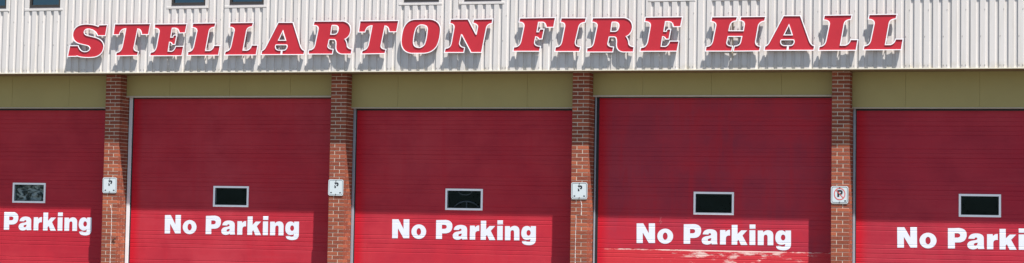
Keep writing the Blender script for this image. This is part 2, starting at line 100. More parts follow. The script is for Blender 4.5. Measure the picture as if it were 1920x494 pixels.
def fill(bm, cs, y, x=0, z=0, mi=0, front=True):
    vs = [[bm.verts.new((x+a, y, z+b)) for a, b in c] for c in cs]
    flat = [v for r in vs for v in r]
    for t in tessellate_polygon([[v.co for v in r] for r in vs]):
        try:
            f = bm.faces.new([flat[i] for i in t])
        except ValueError: continue
        f.normal_update(); f.material_index = mi
        if (f.normal.y > 0) == front: f.normal_flip()
    return vs

def wall_strip(bm, ca, ya, cb, yb, x=0, z=0, mi=0):
    a = [bm.verts.new((x+p[0], ya, z+p[1])) for p in ca]
    b = [bm.verts.new((x+p[0], yb, z+p[1])) for p in cb]
    n = len(a)
    for k in range(n):
        f = bm.faces.new((a[k], a[(k+1) % n], b[(k+1) % n], b[k])); f.material_index = mi


# ------------------------------------------------------------------ materials
def mat(name):
    m = bpy.data.materials.new(name); m.use_nodes = True
    nt = m.node_tree; b = nt.nodes['Principled BSDF']
    return m, nt, b

def N(nt, t, **kw):
    n = nt.nodes.new(t)
    for k, v in kw.items():
        if hasattr(n, k): setattr(n, k, v)
        else: n.inputs[k].default_value = v
    return n

def pos(nt, scale=(1, 1, 1), loc=(0, 0, 0)):
    g = N(nt, 'ShaderNodeNewGeometry'); mp = N(nt, 'ShaderNodeMapping')
    mp.inputs['Scale'].default_value = scale; mp.inputs['Location'].default_value = loc
    nt.links.new(g.outputs['Position'], mp.inputs['Vector'])
    return mp.outputs['Vector']

def noise(nt, scale, detail=4, rough=.55, sc3=(1, 1, 1), loc=(0, 0, 0)):
    n = N(nt, 'ShaderNodeTexNoise'); n.inputs['Scale'].default_value = scale
    n.inputs['Detail'].default_value = detail; n.inputs['Roughness'].default_value = rough
    nt.links.new(pos(nt, sc3, loc), n.inputs['Vector'])
    return n.outputs['Fac']

def ramp(nt, fac, a, b, c0=(0, 0, 0), c1=(1, 1, 1)):
    r = N(nt, 'ShaderNodeValToRGB')
    r.color_ramp.elements[0].position = a; r.color_ramp.elements[1].position = b
    r.color_ramp.elements[0].color = (*c0, 1); r.color_ramp.elements[1].color = (*c1, 1)
    nt.links.new(fac, r.inputs['Fac']); return r.outputs['Color']

def mixc(nt, fac, a, b, bt='MIX'):
    m = N(nt, 'ShaderNodeMix', data_type='RGBA', blend_type=bt)
    for sock, v in ((m.inputs[0], fac), (m.inputs[6], a), (m.inputs[7], b)):
        if isinstance(v, (int, float)): sock.default_value = v
        elif isinstance(v, (tuple, list)): sock.default_value = (*v, 1)
        else: nt.links.new(v, sock)
    return m.outputs[2]

def math_n(nt, op, a, b=None, clamp=False):
    m = N(nt, 'ShaderNodeMath', operation=op, use_clamp=clamp)
    for s, v in ((m.inputs[0], a), (m.inputs[1], b)):
        if v is None: continue
        if isinstance(v, (int, float)): s.default_value = v
        else: nt.links.new(v, s)
    return m.outputs[0]

def bump(nt, b, h, strength=.3, dist=.004):
    n = N(nt, 'ShaderNodeBump'); n.inputs['Strength'].default_value = strength; n.inputs['Distance'].default_value = dist
    nt.links.new(h, n.inputs['Height']); nt.links.new(n.outputs['Normal'], b.inputs['Normal'])

def simple(name, col, rough=.5, metallic=0, var=.12, scale=9, spec=.5):
    m, nt, b = mat(name)
    f = noise(nt, scale, 5, .6)
    c = mixc(nt, f, tuple(x*(1-var) for x in col), tuple(min(1, x*(1+var)) for x in col))
    nt.links.new(c, b.inputs['Base Color'])
    b.inputs['Roughness'].default_value = rough; b.inputs['Metallic'].default_value = metallic
    b.inputs['Specular IOR Level'].default_value = spec
    return m

def siding_material():
    m, nt, b = mat('cream_siding')
    big = noise(nt, .35, 3, .5, (1, 1, .3))
    streak = noise(nt, 5, 5, .65, (2.2, 1, .12))
    fine = noise(nt, 60, 3, .6)
    c = mixc(nt, big, (.57, .54, .52), (.65, .62, .60))
    c = mixc(nt, ramp(nt, streak, .50, .78), c, (.50, .465, .42))
    c = mixc(nt, ramp(nt, fine, .45, .75), c, (.60, .57, .54))
    # rows of grime close to the lower hem
    g = N(nt, 'ShaderNodeNewGeometry'); s = N(nt, 'ShaderNodeSeparateXYZ'); nt.links.new(g.outputs['Position'], s.inputs[0])
    low = math_n(nt, 'MULTIPLY', math_n(nt, 'SUBTRACT', 4.68, s.outputs['Z'], True), 5.5, True)
    hem = math_n(nt, 'MULTIPLY', low, ramp(nt, noise(nt, 7, 5, .7), .42, .68))
    c = mixc(nt, hem, c, (.45, .40, .30))
    nt.links.new(c, b.inputs['Base Color'])
    b.inputs['Roughness'].default_value = .48; b.inputs['Specular IOR Level'].default_value = .35
    bump(nt, b, noise(nt, 3, 3, .5, (1, 1, .5)), .25, .01)
    return m

def brick_material():
    m, nt, b = mat('red_brick')
    a = N(nt, 'ShaderNodeVertexColor', layer_name='tone')
    tone = a.outputs['Color']
    c = ramp(nt, tone, 0, 1, (.17, .036, .022), (.43, .115, .055))
    n1 = noise(nt, 45, 6, .7); n2 = noise(nt, 260, 4, .7)
    c = mixc(nt, ramp(nt, n1, .35, .75), c, (.33, .105, .06))
    c = mixc(nt, ramp(nt, n2, .55, .8), c, (.17, .07, .05))
    c = mixc(nt, ramp(nt, noise(nt, 6, 5, .7), .68, .9), c, (.42, .27, .20))
    nt.links.new(c, b.inputs['Base Color'])
    b.inputs['Roughness'].default_value = .9; b.inputs['Specular IOR Level'].default_value = .2
    bump(nt, b, n2, .5, .003)
    return m

def mortar_material():
    m, nt, b = mat('mortar')
    c = mixc(nt, noise(nt, 40, 5, .7), (.50, .41, .32), (.70, .61, .49))
    nt.links.new(c, b.inputs['Base Color']); b.inputs['Roughness'].default_value = .95
    bump(nt, b, noise(nt, 200, 3, .7), .5, .003)
    return m

def door_material(name, base, faded, dark, seed, dull=.5, peeled=False, left=0):
    m, nt, b = mat(name)
    L = (seed*3.1, 0, seed*1.7)
    big = noise(nt, .55, 4, .5, (1, 1, .8), L)
    blot = noise(nt, 1.7, 5, .6, (1, 1, 1.1), L)
    streak = noise(nt, 3.0, 4, .6, (2.0, 1, .16), L)
    wipe = noise(nt, 3.0, 5, .65, (.25, 1, 5.0), L)
    c = mixc(nt, ramp(nt, big, .35, .68), base, faded)
    c = mixc(nt, ramp(nt, blot, .40, .72), c, dark)
    c = mixc(nt, math_n(nt, 'MULTIPLY', ramp(nt, streak, .52, .72), dull), c, base)
    c = mixc(nt, math_n(nt, 'MULTIPLY', ramp(nt, wipe, .50, .75), .55), c, faded)
    if peeled:
        # the fresh coat stops above the lowest section, whose old coat has flaked to the primer
        g = N(nt, 'ShaderNodeNewGeometry'); s = N(nt, 'ShaderNodeSeparateXYZ'); nt.links.new(g.outputs['Position'], s.inputs[0])
        z = s.outputs['Z']; x = s.outputs['X']
        below = math_n(nt, 'LESS_THAN', z, 1.327)
        # overspray strokes, vertical, on the upper sections
        st = noise(nt, 2.1, 3, .5, (1.0, 1, .25), (4.4, 0, 2))
        c = mixc(nt, math_n(nt, 'MULTIPLY', ramp(nt, st, .56, .60), .45), c, (.44, .016, .032))
        low = mixc(nt, noise(nt, 4, 4, .6), (.52, .020, .032), (.56, .045, .055))
        c = mixc(nt, below, c, low)
        fl = noise(nt, 5.5, 8, .74, (.42, 1, 1.5), (2.2, 0, .6))
        depth = math_n(nt, 'MULTIPLY', math_n(nt, 'SUBTRACT', 1.327, z), 2.6)          # less flaking lower down
        inx = math_n(nt, 'MULTIPLY', math_n(nt, 'ABSOLUTE', math_n(nt, 'SUBTRACT', x, 12.35)), .072)
        f = math_n(nt, 'SUBTRACT', math_n(nt, 'SUBTRACT', fl, math_n(nt, 'MULTIPLY', depth, .10)), inx)
        edge = math_n(nt, 'MULTIPLY', math_n(nt, 'GREATER_THAN', z, 1.306), .13)
        f = math_n(nt, 'ADD', f, edge)
        fmask = math_n(nt, 'MULTIPLY', ramp(nt, f, .462, .55), below)
        c = mixc(nt, math_n(nt, 'MULTIPLY', fmask, .85), c, (.78, .62, .56))
    ge = N(nt, 'ShaderNodeNewGeometry'); se = N(nt, 'ShaderNodeSeparateXYZ'); nt.links.new(ge.outputs['Position'], se.inputs[0])
    ed = math_n(nt, 'ADD', math_n(nt, 'SUBTRACT', left+.16, se.outputs['X']), math_n(nt, 'MULTIPLY', noise(nt, 1.5, 3, .5), .12))
    c = mixc(nt, math_n(nt, 'MULTIPLY', ed, 7, True), c, (.50, .008, .022))      # purer red next to the jamb
    fine = noise(nt, 14, 3, .6, (.15, 1, 6))
    c = mixc(nt, math_n(nt, 'MULTIPLY', fine, .18), c, dark)
    nt.links.new(c, b.inputs['Base Color'])
    b.inputs['Roughness'].default_value = .55; b.inputs['Specular IOR Level'].default_value = .22
    bump(nt, b, noise(nt, 9, 3, .6, (.06, 1, 7)), .22, .004)
    return m

def glass_material(name, ior, tint):
    m = bpy.data.materials.new(name); m.use_nodes = True; nt = m.node_tree; nt.nodes.clear()
    out = N(nt, 'ShaderNodeOutputMaterial'); mx = N(nt, 'ShaderNodeMixShader')
    fr = N(nt, 'ShaderNodeFresnel'); fr.inputs['IOR'].default_value = ior
    tr = N(nt, 'ShaderNodeBsdfTransparent'); tr.inputs['Color'].default_value = (*tint, 1)
    gl = N(nt, 'ShaderNodeBsdfGlossy'); gl.inputs['Roughness'].default_value = .03; gl.inputs['Color'].default_value = (.45, .74, 1, 1)
    bp = N(nt, 'ShaderNodeBump'); bp.inputs['Strength'].default_value = .15; bp.inputs['Distance'].default_value = .02
    nt.links.new(noise(nt, 3.5, 2, .5), bp.inputs['Height']); nt.links.new(bp.outputs['Normal'], gl.inputs['Normal'])
    nt.links.new(fr.outputs[0], mx.inputs[0]); nt.links.new(tr.outputs[0], mx.inputs[1]); nt.links.new(gl.outputs[0], mx.inputs[2])
    nt.links.new(mx.outputs[0], out.inputs['Surface'])
    return m

def ground_material(name, a, b_, scale):
    m, nt, b = mat(name)
    c = mixc(nt, noise(nt, scale, 6, .65), a, b_)
    c = mixc(nt, ramp(nt, noise(nt, .4, 5, .6), .45, .75), c, tuple(x*.7 for x in a))
    nt.links.new(c, b.inputs['Base Color']); b.inputs['Roughness'].default_value = .92
    bump(nt, b, noise(nt, 60, 4, .7), .4, .006)
    return m

M_SID = siding_material()
M_HEM = simple('hem_flashing', (.66, .62, .50), .5, var=.2, scale=14)
M_SCREW = simple('screw_heads', (.36, .33, .30), .5)
M_SOF = simple('soffit_board', (.20, .13, .06), .8, var=.2)
M_TAN = simple('tan_panel', (.385, .312, .118), .6, var=.08, scale=1.6)
M_TRIM = simple('panel_trim', (.52, .46, .36), .6, var=.15)
M_BRK = brick_material(); M_MOR = mortar_material()
M_WHT = simple('white_trim_paint', (.92, .93, .96), .45, var=.06)
M_JWH = simple('white_jamb', (.72, .72, .74), .4, var=.1, scale=5)
M_JGR = simple('grey_jamb', (.36, .40, .46), .4, .3, var=.15, scale=5)
M_BLK = simple('black_rubber', (.012, .012, .016), .6)
M_TXT = simple('white_lettering', (.70, .73, .80), .45, var=.05, scale=5)
M_LRED = simple('letter_red', (.47, .022, .036), .42, var=.10, scale=5, spec=.4)
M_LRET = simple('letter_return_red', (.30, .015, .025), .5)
M_LWHT = simple('letter_white', (.86, .84, .86), .4, var=.03)
M_BRONZE = simple('bronze_window_frame', (.055, .048, .045), .4, .3)
M_FRSH = simple('frame_sill_metal', (.20, .19, .21), .4, .3)
M_SIGN = simple('sign_sheet', (.56, .62, .64), .4, var=.08, scale=22)
M_SRED = simple('sign_red', (.60, .10, .09), .5, var=.2, scale=30)
M_SBLK = simple('sign_black', (.015, .017, .025), .5)
M_SGRY = simple('sign_faded_border', (.13, .17, .20), .5, var=.3, scale=40)
M_SEAL = simple('pale_sealant', (.72, .68, .66), .7, var=.1)
M_RUST = simple('rusty_metal', (.09, .05, .035), .8)
M_BRKT = simple('bracket_metal', (.45, .38, .27), .6, var=.3, scale=20)
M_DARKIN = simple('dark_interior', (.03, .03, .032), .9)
M_GLS = glass_material('door_glass', 1.2, (.9, .93, .93))
M_GLU = glass_material('upper_glass', 2.3, (.08, .10, .12))
M_REFL = simple('mottled_reflection', (.50, .54, .53), .7, var=.9, scale=7)  # mottled colour standing in for the reflection in the leftmost door glass
_nt = M_REFL.node_tree; _b = _nt.nodes['Principled BSDF']
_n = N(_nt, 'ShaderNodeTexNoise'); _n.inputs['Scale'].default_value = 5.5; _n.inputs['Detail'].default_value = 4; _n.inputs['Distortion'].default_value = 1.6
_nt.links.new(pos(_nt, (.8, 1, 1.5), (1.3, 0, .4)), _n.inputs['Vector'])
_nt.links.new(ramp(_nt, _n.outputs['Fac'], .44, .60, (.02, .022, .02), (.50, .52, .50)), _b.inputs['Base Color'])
M_HOOP = simple('grey_tube', (.075, .08, .10), .5)
M_WALL = simple('grey_render', (.40, .38, .35), .8)

DRED = [
    door_material('door_red_first', (.44, .017, .034), (.47, .035, .050), (.36, .016, .032), 1, left=-BAY+.42),
    door_material('door_red_second', (.46, .016, .032), (.46, .042, .060), (.37, .018, .034), 2, left=.42),
    door_material('door_red_third', (.47, .017, .034), (.47, .040, .056), (.37, .018, .036), 3, left=BAY+.385),
    door_material('door_red_worn', (.46, .018, .036), (.36, .034, .058), (.30, .024, .048), 4, .8, True, 2*BAY+.405),
    door_material('door_red_last', (.42, .017, .038), (.43, .036, .056), (.34, .018, .038), 5, left=3*BAY+.376),
]

# ------------------------------------------------------------------ ground
def sheet(name, x0, x1, y0, y1, z, m):
    bm = bmesh.new(); bm.faces.new([bm.verts.new(c) for c in ((x0,y0,z),(x1,y0,z),(x1,y1,z),(x0,y1,z))])
    o = mesh_obj(name, bm, m); o['kind'] = 'structure'; return o
sheet('ground', -900, 900, -900, 900, -.004, ground_material('grass_ground', (.045, .07, .025), (.08, .10, .04), 3))
sheet('asphalt_yard', -45, 60, -60, -6.0, .0, ground_material('asphalt', (.075, .073, .07), (.12, .115, .11), 9))
sheet('concrete_apron', -8, 24, -9.5, 14, .004, ground_material('concrete', (.125, .12, .11), (.17, .16, .145), 4))

# ------------------------------------------------------------------ the fire hall
hall = empty('fire_hall', ((X0+X1)/2, 0, 0),
             'long fire hall with ribbed cream siding above five red overhead doors and brick piers', 'building')

# siding: trapezoidal ribs, pitch 0.16 m
PITCH = .16; PH = -.0454
def profile(xa, xb):
    """(x, y) points of the ribbed sheet between xa and xb; groove floor lies 31 mm behind the ribs"""
    k0 = math.floor((xa-PH)/PITCH)-1; k1 = math.ceil((xb-PH)/PITCH)+1
    pts = []
    for k in range(k0, k1+1):
        e = PH + k*PITCH + .018            # right-hand edge of the groove
        pts += [(e-.068, 0), (e-.060, .024), (e-.009, .024), (e, 0)]
    out = []
    def yat(x):
        for (a, ya), (b, yb) in zip(pts, pts[1:]):
            if a <= x <= b: return ya+(yb-ya)*(x-a)/(b-a)
        return 0
    out.append((xa, yat(xa))); out += [q for q in pts if xa < q[0] < xb]; out.append((xb, yat(xb)))
    return out

WINS = [(-2.78,-2.054),(-1.54,-.853),(1.557,2.283),(2.788,3.506),(6.352,7.05),(7.542,8.270),
        (11.15,11.855),(12.315,13.04),(15.825,16.47),(16.93,17.56)]
SIL = [(a-.10, b+.06) for a, b in WINS]
bm = bmesh.new()
def ribs(xa, xb, za, zb):
    pr = profile(xa, xb)
    lo = [bm.verts.new((x, -OVER+y, za)) for x, y in pr]; hi = [bm.verts.new((x, -OVER+y, zb)) for x, y in pr]
    for k in range(len(pr)-1): bm.faces.new((lo[k], lo[k+1], hi[k+1], hi[k]))
ribs(X0, X1, SOFFIT+.012, SILL-.004)
prev = X0
for a, b in SIL + [(X1, None)]:
    if a > prev: ribs(prev, a, SILL-.004, TOP)
    if b is not None:
        ribs(a, b, 7.12, TOP); prev = b
# fasteners on the ribs
for k in range(int((X1-X0)/PITCH)-1):
    e = PH + (k+math.ceil((X0-PH)/PITCH)+1)*PITCH
    for z in ((4.60, 5.56) if k % 2 else (4.60, 5.10)):
        x = e + (-.062 if k % 2 else .035) + random.uniform(-.006, .006)
        if z > 5.3 and any(a-.02 < x < b+.02 for a, b in SIL) and z > SILL: continue
        box(bm, x-.006, x+.006, -OVER-.005, -OVER+.002, z-.006, z+.006, 1)
mesh_obj('siding', bm, [M_SID, M_SCREW], hall)
bm = bmesh.new(); box(bm, X0, X1, -OVER-.006, -OVER+.05, SOFFIT, SOFFIT+.016)
mesh_obj('hem_flashing', bm, M_HEM, hall)
bm = bmesh.new(); box(bm, X0, X1, -OVER+.045, .60, SOFFIT+.002, SOFFIT+.05)
mesh_obj('soffit', bm, M_SOF, hall)
bm = bmesh.new(); box(bm, X0-.02, X1+.02, -OVER-.05, 13.0, TOP, TOP+.12)
mesh_obj('roof_edge', bm, M_WALL, hall)
bm = bmesh.new()
box(bm, X0, X1, -OVER+.05, -OVER+.09, SOFFIT+.05, SILL)         # backing behind the siding
box(bm, X0-.15, X0, -OVER, 12.8, 0, TOP); box(bm, X1, X1+.15, -OVER, 12.8, 0, TOP); box(bm, X0, X1, 12.65, 12.8, 0, TOP)
box(bm, X0, X1, .60, 12.65, 4.45, 4.60)
mesh_obj('wall', bm, M_WALL, hall)
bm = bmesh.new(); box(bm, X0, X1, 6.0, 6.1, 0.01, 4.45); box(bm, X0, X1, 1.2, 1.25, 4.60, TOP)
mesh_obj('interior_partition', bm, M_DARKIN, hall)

# upper windows
for (a, b), (sa, sb) in zip(WINS, SIL):
    bm = bmesh.new()
    f = .028
    box(bm, a, b, -OVER+.012, -OVER+.075, SILL+.048, SILL+.118)                   # bottom rail
    box(bm, a, a+.04, -OVER+.014, -OVER+.075, SILL+.118, 7.05); box(bm, b-.04, b, -OVER+.014, -OVER+.075, SILL+.118, 7.05)
    box(bm, a, b, -OVER+.012, -OVER+.075, 7.05, 7.10)
    w = mesh_obj('window', bm, M_BRONZE, hall)
    bm = bmesh.new()
    fs = box(bm, a+.04, b-.04, -OVER+.050, -OVER+.056, SILL+.118, 7.05)
    mesh_obj('pane', bm, M_GLU, w)
    bm = bmesh.new(); box(bm, a, b, -OVER+.004, -OVER+.07, SILL+.043, SILL+.062)
    mesh_obj('frame_sill', bm, M_FRSH, w)
    bm = bmesh.new()
    bevel_box(bm, sa, sb, -OVER-.004, -OVER+.06, SILL, SILL+.043, .003)          # sill flashing
    mesh_obj('sill', bm, M_WHT if False else M_SID, w)
    bm = bmesh.new()
    box(bm, sa, a, -OVER+.0, -OVER+.075, SILL+.043, 7.12); box(bm, b, sb, -OVER+.0, -OVER+.075, SILL+.043, 7.12)
    box(bm, a, b, -OVER+.0, -OVER+.075, 7.10, 7.12)
    mesh_obj('surround_trim', bm, M_SID, w)

# brick piers
COURSE = .0705
PHASE = [3.2034, 3.2034, 3.2091, 3.1911, 3.2456, 3.2034]
for k in range(-1, 5):
    bx = k*BAY; D = .45
    bm = bmesh.new(); lay = bm.loops.layers.color.new('tone')
    lvl0 = PHASE[k+1]; n0 = int(lvl0/COURSE)+1
    m = .0062; hd = .1015; st = .211
    for r in range(-n0, 30):
        zt = lvl0 - r*COURSE - m + 0.0 if False else lvl0 + (r+1)*COURSE - m
        zb = zt - COURSE + 2*m
        zb = max(zb, 0.0); zt = min(zt, SOFFIT)
        if zt - zb < .006: continue
        A = (r % 2 == 0)        # row types alternate
        front = [(0, hd), (hd, PIER)] if not A else [(0, st-.004), (st-.004, PIER)]
        side = [(0, st), (st, D)] if A else [(0, hd), (hd, hd+st), (hd+st, D)]
        # bricks: the corner brick shows on both faces
        def brick(x0, x1, y0, y1):
            jit = random.uniform(-.0012, .0012)
            fs = bevel_box(bm, x0, x1, y0+jit, y1, zb+random.uniform(-.0008,.0008), zt+random.uniform(-.0008,.0008), .003)
            t = min(1, max(0, random.gauss(.45, .33)))
            for f in fs:
                for l in f.loops: l[lay] = (t, t, t, 1)
        brick(bx+front[0][0], bx+front[0][1]-m, 0, .10)
        brick(bx+front[1][0]+m, bx+PIER, 0, side[0][1]-m)
        brick(bx+0, bx+.09, .10+2*m, D)
        for (ya, yb) in side[1:]: brick(bx+PIER-.09, bx+PIER, ya+m, yb-m)
    pier = mesh_obj('brick_pier', bm, M_BRK, hall)
    bm = bmesh.new(); box(bm, bx+.005, bx+PIER-.005, .005, D+.1, 0, SOFFIT)
    mesh_obj('mortar', bm, M_MOR, pier)
    lines = {0: [(.165,1.98),(.20,1.90),(.208,1.84),(.211,1.57),(.205,1.2),(.203,.2)],
             2: [(.19,2.19),(.208,2.10),(.20,1.93),(.108,1.92),(.102,1.72),(.098,1.35),(.1,1.05),(.1,.6)]}.get(k)
    if lines:
        bm = bmesh.new(); pts = []
        for (xa, za), (xb, zb) in zip(lines, lines[1:]):
            n = max(1, int(abs(za-zb)/.02))
            pts += [(xa+(xb-xa)*i/n + random.uniform(-.003,.003), za+(zb-za)*i/n) for i in range(n)]
        hw = [random.uniform(.0025, .0055) for _ in pts]
        a = [bm.verts.new((bx+x-h, .002, z)) for (x, z), h in zip(pts, hw)]
        c = [bm.verts.new((bx+x, -.005, z)) for (x, z), h in zip(pts, hw)]
        d_ = [bm.verts.new((bx+x+h, .002, z)) for (x, z), h in zip(pts, hw)]
        for i in range(len(pts)-1):
            bm.faces.new((a[i], c[i], c[i+1], a[i+1])); bm.faces.new((c[i], d_[i], d_[i+1], c[i+1]))
        mesh_obj('crack_sealant', bm, M_SEAL, pier)
    if k == 0:
        bm = bmesh.new()
        tube(bm, [(bx+.325, -.03, 1.345), (bx+.300, -.025, 1.325), (bx+.275, -.012, 1.305), (bx+.262, .004, 1.285)], .0085)
        tube(bm, [(bx+.275, -.012, 1.305), (bx+.245, -.010, 1.300), (bx+.232, -.004, 1.270), (bx+.240, .004, 1.235)], .006)
        mesh_obj('bent_hook', bm, M_RUST, pier)

# door bays
JAMB = {-1: (.335,.405,.42), 0: (.335,.405,.42), 1: (.324,.373,.385), 2: (.334,.362,.405), 3: (.325,.367,.376), }
WINDOW = {-1: (-2.217,-1.479,2.000,2.399), 0: (2.199,2.947,1.980,2.382), 1: (6.985,7.722,1.984,2.384), 2: (11.755,12.497,1.968,2.380), 3: (16.497,17.22,1.998,2.397)}
TEXT = {-1: (-3.276,1.452), 0: (1.172,1.442), 1: (5.928,1.434), 2: (10.6975,1.433), 3: (15.431,1.440)}
JOINT0, SECT = 1.3285, .564
def dprof(z):
    """how far the door skin lies behind its face at height z"""
    t = (z-JOINT0) % SECT; t = min(t, SECT-t)
    if t < .007: return .006*(1-t/.007)
    for c in (.085, .160):
        if abs(t-c) < .008: return .0044*(1-abs(t-c)/.008)
    return 0
ZB = []
for i in range(-3, 6):
    j = JOINT0+i*SECT
    ZB.append(j)
    for t in (.007, .077, .085, .093, .152, .160, .168): ZB += [j-t, j+t]
ZB = sorted(z for z in ZB if .03 < z < 4.4)

for k in range(-1, 4):
    bx = k*BAY; ja, jb, ds = JAMB[k]; dx0 = bx+ds; dx1 = bx+BAY-.055
    tallB = k in (0, 2)
    pb = 4.112 if tallB else 3.887
    wx0, wx1, wz0, wz1 = WINDOW[k]
    # tan panel above the door: three boards with butt joints
    bm = bmesh.new()
    seams = [bx+PIER, bx+1.262, bx+2.545, bx+3.825, bx+BAY]
    for a, b in zip(seams, seams[1:]):
        bevel_box(bm, a+.0012, b-.0012, .25, .40, pb+.018, SOFFIT, .0015)
    tp = mesh_obj('fascia_panel', bm, M_TAN, hall)
    bm = bmesh.new(); box(bm, bx+PIER, bx+BAY, .243, .45, pb-(.012 if tallB else 0), pb+.0165)
    mesh_obj('edge_trim', bm, M_TRIM, tp)
    # door leaf
    bm = bmesh.new()
    zs = sorted(set([.02] + [z for z in ZB if z < pb+.1] + [wz0+.02, wz1-.02, pb+.1]))
    xs = [dx0, wx0+.02, wx1-.02, dx1]
    gr = [[bm.verts.new((x, DOOR+dprof(z), z)) for x in xs] for z in zs]
    for i in range(len(zs)-1):
        for j in range(3):
            if j == 1 and zs[i] >= wz0+.019 and zs[i+1] <= wz1-.019: continue
            bm.faces.new((gr[i][j], gr[i][j+1], gr[i+1][j+1], gr[i+1][j]))
    door = mesh_obj('garage_door', bm, DRED[k+1], hall)
    if k == 2: door['label'] = 'worn red overhead door with pale flaked paint on its lowest section'
    # window in the door
    bm = bmesh.new(); t = .036
    for (a, b, c, d_) in ((wx0, wx1, wz0, wz0+t), (wx0, wx1, wz1-t, wz1), (wx0, wx0+t, wz0+t, wz1-t), (wx1-t, wx1, wz0+t, wz1-t)):
        box(bm, a, b, DOOR-.018, DOOR+.045, c, d_)
    mesh_obj('window_frame', bm, M_WHT, door)
    bm = bmesh.new(); box(bm, wx0+t, wx1-t, DOOR+.004, DOOR+.009, wz0+t, wz1-t)
    pn = mesh_obj('window_pane', bm, M_GLS, door)
    bm = bmesh.new()
    for (a, b, c, d_) in ((wx0+t, wx1-t, wz0+t, wz0+t+.008), (wx0+t, wx1-t, wz1-t-.008, wz1-t), (wx0+t, wx0+t+.008, wz0+t, wz1-t), (wx1-t-.008, wx1-t, wz0+t, wz1-t)):
        box(bm, a, b, DOOR-.006, DOOR+.0035, c, d_)
    mesh_obj('gasket', bm, M_BLK, door)
    # painted words, following the door's grooves
    tx, tz = TEXT[k]
    for part in (WORDING[:2], WORDING[2:]):
        bm = bmesh.new()
        for cs in part:
            fill(bm, orient(cs), 0, tx, tz)
        for z in ZB:
            if tz-.1 < z < tz+.4:
                bmesh.ops.bisect_plane(bm, geom=bm.verts[:]+bm.edges[:]+bm.faces[:], plane_co=(0, 0, z), plane_no=(0, 0, 1))
        for v in bm.verts: v.co.y = DOOR + dprof(v.co.z) - .0025
        mesh_obj('painted_word', bm, M_TXT, door)
    if k in (1, 2):
        bm = bmesh.new()
        x, z = ((5.095, 2.16) if k == 1 else (11.12, 1.82))
        for (a, b, h, sl) in ((x, z, .10, .03), (x+.02, z-.03, .05, .015)):
            bm.faces.new([bm.verts.new(c) for c in ((a, DOOR-.0015, b), (a+.006, DOOR-.0015, b), (a+sl+.006, DOOR-.0015, b+h), (a+sl+.002, DOOR-.0015, b+h))])
        mesh_obj('paint_scratch', bm, simple('scratch_primer', (.55, .22, .22), .6), door)
    # jambs and seals
    jm = M_JWH if k <= 0 else M_JGR
    bm = bmesh.new(); bevel_box(bm, bx+ja, bx+jb, DOOR-.03, DOOR+.04, 0.01, pb, .003)
    o = mesh_obj('door_jamb', bm, jm, hall)
    bm = bmesh.new(); bevel_box(bm, dx1, bx+BAY-.004, DOOR-.03, DOOR+.04, 0.01, pb, .003)
    mesh_obj('door_jamb', bm, jm, hall)
    bm = bmesh.new(); box(bm, bx+jb, bx+ds+.006, DOOR-.012, DOOR+.03, .01, pb-.001); box(bm, bx+PIER+.001, bx+ja, DOOR+.0, DOOR+.03, .01, pb-.001)
    if not tallB: box(bm, dx0, dx1, DOOR-.025, DOOR-.010, pb-.035, pb-.001)
    else: box(bm, dx0, dx1, DOOR-.012, DOOR-.003, pb-.03, pb-.013)
    mesh_obj('weather_seal', bm, M_BLK, hall)

# behind the glass: an added sheet imitating a reflection, then the hoops
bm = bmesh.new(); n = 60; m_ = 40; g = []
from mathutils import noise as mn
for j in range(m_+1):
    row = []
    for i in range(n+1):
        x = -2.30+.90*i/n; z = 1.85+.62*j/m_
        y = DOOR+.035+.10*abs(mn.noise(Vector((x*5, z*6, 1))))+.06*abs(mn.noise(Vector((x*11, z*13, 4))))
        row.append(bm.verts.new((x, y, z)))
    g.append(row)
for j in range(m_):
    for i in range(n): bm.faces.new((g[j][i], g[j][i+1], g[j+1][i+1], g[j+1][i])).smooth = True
refl = mesh_obj('reflection_sheet', bm, M_REFL)
refl['label'] = 'crumpled sheet added behind the leftmost door glass to imitate a mottled reflection'; refl['category'] = 'sheet'
md = refl.modifiers.new('thickness', 'SOLIDIFY'); md.thickness = .004
bm = bmesh.new()
def arc(cx, cz, rx, rz, a0, a1, y, r):
    tube(bm, [(cx+rx*math.cos(a0+(a1-a0)*i/24), y, cz+rz*math.sin(a0+(a1-a0)*i/24)) for i in range(25)], r)
arc(7.33, 2.36, .14, .09, 0, 2*math.pi, DOOR+.12, .012)
arc(7.36, 1.93, .28, .22, 0, math.pi, DOOR+.12, .012)
tube(bm, [(7.36, DOOR+.12, 1.95), (7.36, DOOR+.12, 2.15)], .012)
hp = mesh_obj('hose_hoop', bm, M_HOOP)
hp['label'] = 'dim grey hoops just visible behind the glass of the middle door'; hp['category'] = 'hoop'

